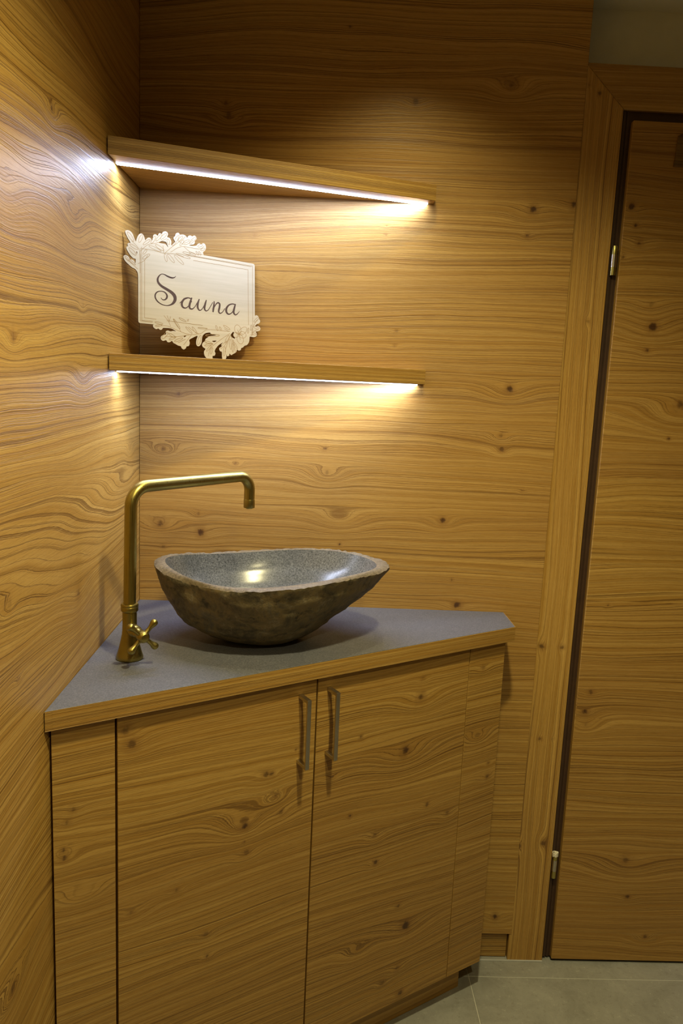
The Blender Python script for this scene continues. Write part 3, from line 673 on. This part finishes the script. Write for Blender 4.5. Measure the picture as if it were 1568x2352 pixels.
# ---- shelves with LED profile
def led_mat(k):
    mt = bpy.data.materials.new('led_diffuser'); mt.use_nodes = True
    nt = mt.node_tree
    nt.nodes.clear()
    o = nt.nodes.new('ShaderNodeOutputMaterial'); em = nt.nodes.new('ShaderNodeEmission')
    em.inputs[0].default_value = LED_COL + (1,); em.inputs[1].default_value = LED_STRENGTH * k
    nt.links.new(em.outputs[0], o.inputs[0])
    return mt
M_led = led_mat(1.0); M_led_side = led_mat(0.045)
SL, SW, SFY, TS = 0.2514, 0.6214, -0.0269, 0.0316
M_under = oak('oak_shelf_board', (), seed=61.0, warp=0.5, tone=0.97)
def shelf(z, label):
    t = thing('corner_shelf', (0.25, -0.1, z), label, 'shelf', 'corner shelves with light strips')
    fa = Vector((0.0026, -SL)); fb = Vector((SW, SFY))
    d = (fb - fa).normalized(); n = Vector((-d.y, d.x))
    e = 0.0012
    prism('board', [(0.0026, -0.0008), (0.0026, fa.y + e * 1.15), tuple(fb + n * e - d * 0.001), (SW - 0.001, -0.0008)], z, z + TS, M_under, t, (d.x, d.y, 0), bev=0.0012, seg=2)
    prism('edge_band', [tuple(fa), tuple(fb), tuple(fb + n * e), tuple(fa + n * e)], z + 0.0001, z + TS - 0.0001, M_edge, t, (d.x, d.y, 0), bev=0.0004, uvoff=(z, z))
    # LED profile from the left wall to the back wall, a little less slanted than the front edge
    p0, p1 = Vector((0.0035, -0.2010)), Vector((0.6080, -0.0030))
    q0, q1 = Vector((0.0035, -0.1900)), Vector((0.5780, -0.0012))
    p1b = Vector((0.6020, -0.0012))
    v, f = prism_vf([tuple(p0), tuple(p1), tuple(p1b), tuple(q1), tuple(q0)], z - 0.0024, z)
    # the face of the diffuser shines, its rounded flanks only glow
    o = build('light_strip', v, f, [M_led, M_led_side], t, mat_idx=[0, 1] + [1] * 5)
    o['label'] = 'glowing white light strip'
    return t
shelf(1.7976, 'upper triangular oak shelf above the white wooden sign, light strip underneath')
shelf(1.4185, 'lower triangular oak shelf carrying the sign, light strip underneath')

# ---- faucet
fb_ = Vector((0.0705, -0.3760, HC))
fau = thing('basin_faucet', fb_, 'tall antique brass faucet with a cross handle left of the stone basin', 'faucet')
bprof = [(0.0205, 0), (0.0238, 0.0008), (0.0242, 0.003), (0.0226, 0.008), (0.0203, 0.016), (0.0178, 0.026), (0.0155, 0.036), (0.0137, 0.046), (0.0129, 0.054), (0.0126, 0.064), (0.0126, 0.087)]
auto_smooth(build('base', *lathe_vf(bprof, fb_, n=48), M_brass, fau))
cprof = [(0.0126, 0), (0.0146, 0.002), (0.0153, 0.0035), (0.0153, 0.0095), (0.0147, 0.0105), (0.0156, 0.0118), (0.0156, 0.0135), (0.0145, 0.0155), (0.0118, 0.0160)]
auto_smooth(build('collar', *lathe_vf(cprof, fb_ + Vector((0, 0, 0.087)), n=48), M_brass, fau), 50)
top = Vector((0.0738, -0.3770, 1.2180)); end = Vector((0.2590, -0.1500, 1.2200))
dh = (end - top).normalized()
up0 = (top - (fb_ + Vector((0, 0, 0.1)))).normalized()
path = [fb_ + Vector((0, 0, 0.1012)), top - up0 * 0.045]
def arc(c0, d_in, d_out, r, n=12):
    """fillet from direction d_in to d_out around the corner c0"""
    ang = d_in.angle(d_out); L = r * math.tan(ang / 2)
    a = c0 - d_in * L; b = c0 + d_out * L
    o = a + (d_out - d_in * d_in.dot(d_out)).normalized() * r
    out = []
    for i in range(n + 1):
        t_ = i / n
        va = (a - o).normalized(); vb = (b - o).normalized()
        out.append(o + va.slerp(vb, t_) * r)
    return out
dn_ = Vector((0, 0, -1))
path += arc(top, up0, dh, 0.034) + arc(end, dh, dn_, 0.030) + [end + dn_ * 0.050]
auto_smooth(build('spout_pipe', *sweep_vf(path, [0.0110] * len(path), n=32), M_brass, fau), 60)
aer = [(0.0095, 0), (0.0112, 0.0006), (0.0116, 0.002), (0.0116, 0.0165), (0.0110, 0.0180), (0.0070, 0.0182), (0.0065, 0.0200), (0.003, 0.0204)]
auto_smooth(build('aerator', *lathe_vf(aer, end + dn_ * 0.0485, axis=(0, 0, -1), n=40), M_brass, fau), 40)
hd = Vector((0.587, -0.81, 0)).normalized()
hc_ = fb_ + Vector((0, 0, 0.0575))
stp = [(0.0105, 0.008), (0.0108, 0.016), (0.0112, 0.019), (0.0112, 0.028), (0.0098, 0.030), (0.0090, 0.033), (0.0100, 0.036), (0.0085, 0.040), (0.0070, 0.044), (0.0070, 0.052)]
auto_smooth(build('valve_stem', *lathe_vf(stp, hc_, axis=hd, n=36), M_brass, fau), 50)
# cross handle: hub and four club-shaped arms, one mesh
hv, hf = lathe_vf([(0.0072, 0.049), (0.0090, 0.0505), (0.0104, 0.054), (0.0106, 0.060), (0.0102, 0.064), (0.0088, 0.0668), (0.0078, 0.0674), (0.0074, 0.0686), (0.0060, 0.0692)], hc_, axis=hd, n=40)
side = Vector((0, 0, 1)).cross(hd).normalized()
for k in range(4):
    a = math.radians(47 + 90 * k)
    dv = (side * math.cos(a) + Vector((0, 0, 1)) * math.sin(a)).normalized()
    L0 = [0.006, 0.010, 0.014, 0.018, 0.0215, 0.0245, 0.0275, 0.0305, 0.033, 0.0350, 0.0362, 0.0368]
    RR = [0.0048, 0.0042, 0.0038, 0.0038, 0.0042, 0.0051, 0.0061, 0.0066, 0.0062, 0.0046, 0.0026, 0.0006]
    cc = hc_ + hd * 0.0585
    v2, f2 = sweep_vf([cc + dv * l for l in L0], RR, n=20)
    off = len(hv)
    hv += v2; hf += [[i + off for i in q] for q in f2]
auto_smooth(build('cross_handle', hv, hf, M_brass, fau), 50)

# ---- stone basin: hollowed river boulder
def rim_o(th):
    PH = 0.15; a, b = 0.2206, 0.155
    m_ = 1 - 0.0055 * math.cos(3 * th) + 0.0071 * math.sin(3 * th) + 0.045 * math.cos(4 * th)
    X, Y = a * m_ * math.cos(th), b * m_ * math.sin(th)
    z = 1.0552 + .003 * math.cos(th) + .0043 * math.sin(th) + .0039 * math.cos(2 * th) - .0023 * math.sin(2 * th) - .0044 * math.cos(3 * th) + .0031 * math.sin(3 * th)
    return Vector((X, Y, z)), PH, Vector((0.3199, -0.24))
def rim_i(th):
    PH = 0.15; a, b = 0.2058, 0.138
    m_ = 1 - .0015 * math.cos(3 * th) + .0115 * math.sin(3 * th) + .0042 * math.cos(4 * th)
    X, Y = a * m_ * math.cos(th), b * m_ * math.sin(th)
    z = 1.0568 + .002 * math.cos(th) + .0019 * math.sin(th) + .0049 * math.cos(2 * th) - .0012 * math.sin(2 * th) - .0046 * math.cos(3 * th)
    return Vector((X, Y, z)), PH, Vector((0.3168, -0.24))
def interp(tab, x):
    for (a, p), (b, q) in zip(tab, tab[1:]):
        if x <= b:
            t_ = (x - a) / (b - a)
            t_ = t_ * t_ * (3 - 2 * t_) * 0.35 + t_ * 0.65
            return p + (q - p) * t_
    return tab[-1][1]
# silhouette (height fraction -> horizontal scale) on the left and on the right side
SIL_L = [(0, 0.30), (0.03, 0.38), (0.08, 0.50), (0.17, 0.62), (0.28, 0.725), (0.42, 0.81), (0.57, 0.885), (0.78, 0.955), (1, 1)]
SIL_R = [(0, 0.26), (0.03, 0.30), (0.08, 0.37), (0.17, 0.46), (0.28, 0.545), (0.47, 0.70), (0.62, 0.81), (0.80, 0.92), (1, 1)]
bas = thing('stone_basin', (0.30, -0.235, HC), 'rough brown river-stone vessel basin with a polished grey bowl', 'basin')
NTH, NH = 220, 44
def basin_pt(th, f):
    p, PH, c = rim_o(th)
    wgt = 0.5 + 0.5 * math.cos(th)
    s = interp(SIL_L, f) * (1 - wgt) + interp(SIL_R, f) * wgt
    # base centre sits a little left of the rim centre
    cx = c.x + (1 - f) ** 1.2 * -0.012
    cy = c.y - (1 - f) ** 1.2 * 0.004
    X, Y = p.x * s, p.y * (s * 0.9 + 0.1 * s * s)
    x = cx + X * math.cos(PH) - Y * math.sin(PH); y = cy + X * math.sin(PH) + Y * math.cos(PH)
    z = HC + 0.0004 + (p.z - HC) * f
    q = Vector((x, y, z))
    amp = 0.0050 * min(1, f * 6) * (1 if f < 0.96 else (1 - f) / 0.04 * 0.6 + 0.4)
    dn = mnoise.fractal(q * 13, 0.9, 2.1, 5)
    dn2 = mnoise.fractal(q * 70, 0.9, 2.1, 4)
    rad = Vector((x - cx, y - cy, 0)).normalized()
    q += rad * (dn * amp + dn2 * 0.0011 * min(1, f * 5))
    return q
rows = []
for j in range(NH + 1):
    f = (j / NH) ** 1.25
    rows.append([basin_pt(2 * pi * k / NTH, f) for k in range(NTH)])
# outer lip chipped
lip = []
for k in range(NTH):
    th = 2 * pi * k / NTH
    ch = abs(mnoise.fractal(Vector((math.cos(th), math.sin(th), 0.3)) * 9, 0.8, 2.2, 5))
    for j, wt in ((NH, 1.0), (NH - 1, 0.35)):
        rows[j][k].z -= 0.0052 * ch * wt
        c = Vector((0.32, -0.24, 0)); r_ = Vector((rows[j][k].x, rows[j][k].y, 0)) - c
        rows[j][k] -= r_.normalized() * 0.0035 * ch * wt
verts = [v for r in rows for v in r]
faces = []
for j in range(NH):
    for k in range(NTH):
        k2 = (k + 1) % NTH
        faces.append([j * NTH + k, j * NTH + k2, (j + 1) * NTH + k2, (j + 1) * NTH + k])
verts.append(Vector((0.308, -0.244, HC + 0.0004))); ci = len(verts) - 1
faces += [[ci, (k + 1) % NTH, k] for k in range(NTH)]
def stone_outer():
    mt, nt, bs = new_mat('river_stone_skin')
    N = NT(nt)
    tc = N.n('ShaderNodeTexCoord'); p = tc.outputs['Object']
    a = N.noise(p, 17.0, 6, 0.72, 0.6)
    b = N.noise(N.vmath('ADD', p, (3, 1, 7)), 38.0, 7, 0.75, 0.3)
    c = N.noise(p, 170.0, 4, 0.7)
    col = N.ramp(a, [(0.36, (0.052, 0.044, 0.028)), (0.46, (0.120, 0.098, 0.052)), (0.54, (0.190, 0.142, 0.064)), (0.64, (0.110, 0.100, 0.072))])
    col = N.mix(N.mapr(b, 0.54, 0.70, 0.0, 0.8, True), col, (0.30, 0.265, 0.185))
    col = N.mix(N.mapr(b, 0.46, 0.34, 0.0, 0.8, True), col, (0.022, 0.019, 0.013))
    col = N.mix(N.mapr(c, 0.4, 0.75, 0.0, 0.35, True), col, (0.20, 0.17, 0.11))
    nt.links.new(col, bs.inputs['Base Color'])
    bs.inputs['Roughness'].default_value = 0.68
    bp = N.n('ShaderNodeBump'); bp.inputs['Strength'].default_value = 0.55; bp.inputs['Distance'].default_value = 0.0015
    N.put(bp, 'Height', N.math('ADD', c, N.math('MULTIPLY', b, 1.5))); nt.links.new(bp.outputs[0], bs.inputs['Normal'])
    return mt
def stone_in(name, light, dark_, rough, sc=330.0):
    mt, nt, bs = new_mat(name)
    N = NT(nt)
    tc = N.n('ShaderNodeTexCoord'); p = tc.outputs['Object']
    a = N.noise(p, sc, 3, 0.8)
    b = N.noise(p, 14.0, 4, 0.6)
    col = N.ramp(a, [(0.32, dark_), (0.5, tuple((x + y) / 2 for x, y in zip(light, dark_))), (0.68, light)])
    col = N.mix(N.mapr(b, 0.35, 0.7, 0.0, 0.35, True), col, tuple(x * 1.15 for x in dark_))
    nt.links.new(col, bs.inputs['Base Color'])
    bs.inputs['Roughness'].default_value = rough
    if rough > 0.4:
        bp = N.n('ShaderNodeBump'); bp.inputs['Strength'].default_value = 0.4; bp.inputs['Distance'].default_value = 0.001
        N.put(bp, 'Height', a); nt.links.new(bp.outputs[0], bs.inputs['Normal'])
    return mt
M_so = stone_outer()
M_rim = stone_in('stone_rim', (0.215, 0.165, 0.095), (0.070, 0.052, 0.028), 0.62, 210)
M_si = stone_in('stone_polished', (0.200, 0.200, 0.195), (0.040, 0.042, 0.043), 0.21)
so = build('outer_shell', verts, faces, M_so, bas, smooth=True)
# rim: ring between the outer lip and the inner lip, a few subdivisions, slightly uneven
NI = 5
inner_lip = []
for k in range(NTH):
    th = 2 * pi * k / NTH
    p, PH, c = rim_i(th)
    inner_lip.append(Vector((c.x + p.x * math.cos(PH) - p.y * math.sin(PH), c.y + p.x * math.sin(PH) + p.y * math.cos(PH), p.z)))
rv = []
for j in range(NI + 1):
    t_ = j / NI
    for k in range(NTH):
        a = rows[NH][k]; b = inner_lip[k]
        q = a.lerp(b, t_)
        q.z += math.sin(t_ * pi) * 0.0022 + mnoise.fractal(q * 90, 0.9, 2, 3) * 0.0007 * math.sin(t_ * pi)
        rv.append(q)
rf = [[j * NTH + k, j * NTH + (k + 1) % NTH, (j + 1) * NTH + (k + 1) % NTH, (j + 1) * NTH + k] for j in range(NI) for k in range(NTH)]
build('rim', rv, rf, M_rim, bas, smooth=True)
# polished bowl: follows the flare of the outside, rounded bottom
NB = 30
bv = []
for j in range(NB + 1):
    t_ = (j / NB) ** 0.8
    for k in range(NTH):
        q = inner_lip[k]
        th = 2 * pi * k / NTH
        ang = t_ * pi / 2
        dz = math.sin(ang) ** 0.9
        zb = 0.940
        z = q.z + (zb - q.z) * dz
        f_ = (z - HC) / (q.z - HC)
        wgt = 0.5 + 0.5 * math.cos(th)
        so_ = interp(SIL_L, f_) * (1 - wgt) + interp(SIL_R, f_) * wgt
        s = so_ * max(math.cos(ang), 0.0) ** 0.62
        if j == NB: s = 0.0006
        cxy = Vector((0.3168, -0.24)) + Vector((-0.010, -0.003)) * (1 - f_)
        xy = cxy + (Vector((q.x, q.y)) - Vector((0.3168, -0.24))) * max(s, 0.0006)
        bv.append(Vector((xy.x, xy.y, z)))
bf = [[j * NTH + k, j * NTH + (k + 1) % NTH, (j + 1) * NTH + (k + 1) % NTH, (j + 1) * NTH + k] for j in range(NB) for k in range(NTH)]
bf.append([NB * NTH + k for k in range(NTH)])
build('bowl', bv, bf, M_si, bas, smooth=True)

# ---- wooden sign
def sp(x, y, off=0.0):
    """sign coordinates (mm) to the room"""
    return Vector(SIGN_O) + Vector(SIGN_A) * (x / 1000) + Vector(SIGN_B) * (y / 1000) + Vector(SIGN_N) * (off / 1000)
M_ply = oak('birch_plywood', (), seed=70.0, warp=0.1, freq=0.6)
def ply():
    mt, nt, bs = new_mat('birch_ply_face')
    N = NT(nt)
    tc = N.n('ShaderNodeTexCoord'); p = tc.outputs['Object']
    f = N.noise(N.vmath('MULTIPLY', p, (9, 9, 160)), 1.0, 3, 0.55)
    g = N.noise(p, 14, 3, 0.5)
    col = N.ramp(f, [(0.3, (0.43, 0.375, 0.26)), (0.7, (0.49, 0.43, 0.31))])
    col = N.mix(N.mapr(g, 0.4, 0.65, 0.0, 0.2, True), col, (0.45, 0.38, 0.24))
    nt.links.new(col, bs.inputs['Base Color']); bs.inputs['Roughness'].default_value = 0.5
    return mt
bpy.data.materials.remove(M_ply)
M_ply = ply()
M_burn = simple('laser_burnt_edge', (0.13, 0.055, 0.018), 0.7, 0, 0.2, 100)
M_engr = simple('engraving_fine', (0.26, 0.165, 0.060), 0.7, 0, 0.15, 200)
M_text = simple('engraving_text', (0.055, 0.026, 0.014), 0.75, 0, 0.15, 200)
sg = thing('wooden_sign', sp(155, -54), 'pale plywood sign engraved Sauna with leaf and flower border, leaning on the lower shelf', 'sign')
cu = bpy.data.curves.new('sign_outline', 'CURVE'); cu.dimensions = '2D'; cu.fill_mode = 'BOTH'; cu.extrude = 1.6
def smooth_closed(pts, sub):
    n = len(pts); out = []
    for i in range(n):
        p0, p1, p2, p3 = pts[i - 1], pts[i], pts[(i + 1) % n], pts[(i + 2) % n]
        # keep the long straight plate edges straight
        if math.dist(p1, p2) > 22:
            out.append(p1); continue
        def tg(a, b, c):
            d1, d2 = math.dist(a, b), math.dist(b, c)
            if d1 > 22 or d2 > 22: return (0.0, 0.0)
            return ((c[0] - a[0]) * 0.5, (c[1] - a[1]) * 0.5)
        m1, m2 = tg(p0, p1, p2), tg(p1, p2, p3)
        for s in range(sub):
            t = s / sub; t2, t3 = t * t, t ** 3
            out.append(tuple((2 * t3 - 3 * t2 + 1) * p1[k] + (t3 - 2 * t2 + t) * m1[k] + (-2 * t3 + 3 * t2) * p2[k] + (t3 - t2) * m2[k] for k in (0, 1)))
    return out
for poly, sub in [(SIGN_OUTLINE, 4)] + [(h, 4) for h in SIGN_HOLES]:
    pts = smooth_closed(poly, sub)
    s_ = cu.splines.new('POLY'); s_.points.add(len(pts) - 1); s_.use_cyclic_u = True
    for i, q in enumerate(pts): s_.points[i].co = (q[0], q[1], 0, 1)
tmp = bpy.data.objects.new('sign_tmp', cu); C.objects.link(tmp)
bpy.context.view_layer.update()
dg = bpy.context.evaluated_depsgraph_get()
me0 = bpy.data.meshes.new_from_object(tmp.evaluated_get(dg))
vs0 = [v.co.copy() for v in me0.vertices]
fs0 = [list(p.vertices) for p in me0.polygons]
nz = [abs(p.normal.z) > 0.5 for p in me0.polygons]
bpy.data.objects.remove(tmp); bpy.data.curves.remove(cu); bpy.data.meshes.remove(me0)
plate = build('plate', [sp(v.x, v.y, v.z - 1.6) for v in vs0], fs0, [M_ply, M_burn], sg, mat_idx=[0 if z else 1 for z in nz])

def ribbons(name, strokes, mat, off):
    """strokes: lists of (x, y, width) in sign mm -> one thin engraved mesh"""
    v, f = [], []
    off0 = off
    for si, st in enumerate(strokes):
        off = off0 + (si % 12) * 0.012
        n = len(st)
        b0 = len(v)
        for i, (x, y, wd) in enumerate(st):
            a = st[max(i - 1, 0)]; c = st[min(i + 1, n - 1)]
            dx, dy = c[0] - a[0], c[1] - a[1]
            L = math.hypot(dx, dy) or 1
            nx, ny = -dy / L * wd / 2, dx / L * wd / 2
            v.append(sp(x + nx, y + ny, off)); v.append(sp(x - nx, y - ny, off))
        for i in range(n - 1):
            f.append([b0 + 2 * i, b0 + 2 * i + 1, b0 + 2 * i + 3, b0 + 2 * i + 2])
    return build(name, v, f, mat, plate)
txt = [catmull(s, 8) for s in SIGN_TEXT]
txt = [[(p[0], p[1], max(p[2], 0.5) * 0.98) for p in s] for s in txt]
ribbons('lettering', txt, M_text, 0.12)['label'] = 'dark brown engraved cursive word Sauna'
LW = 0.8
eng = [[(x, y, 0.5) for x, y in b] for b in []]
for b in SIGN_BORDER:
    for (x0, y0), (x1, y1) in zip(b, b[1:]):
        eng.append([(x0, y0, 0.8), (x1, y1, 0.8)])
for s in SIGN_STEMS:
    eng.append([(p[0], p[1], LW) for p in catmull(s, 6)])
for (x0, y0, x1, y1, wd) in SIGN_LEAVES:
    dx, dy = x1 - x0, y1 - y0; L = math.hypot(dx, dy); nx, ny = -dy / L, dx / L
    loop = []
    for i in range(25):
        t = i / 24; a = 2 * pi * t
        s = 0.5 - 0.5 * math.cos(a); wgt = math.sin(a) * wd / 2 * 0.85
        loop.append((x0 + dx * s + nx * wgt, y0 + dy * s + ny * wgt, LW))
    eng.append(loop)
ribbons('line_engraving', eng, M_engr, 0.06)
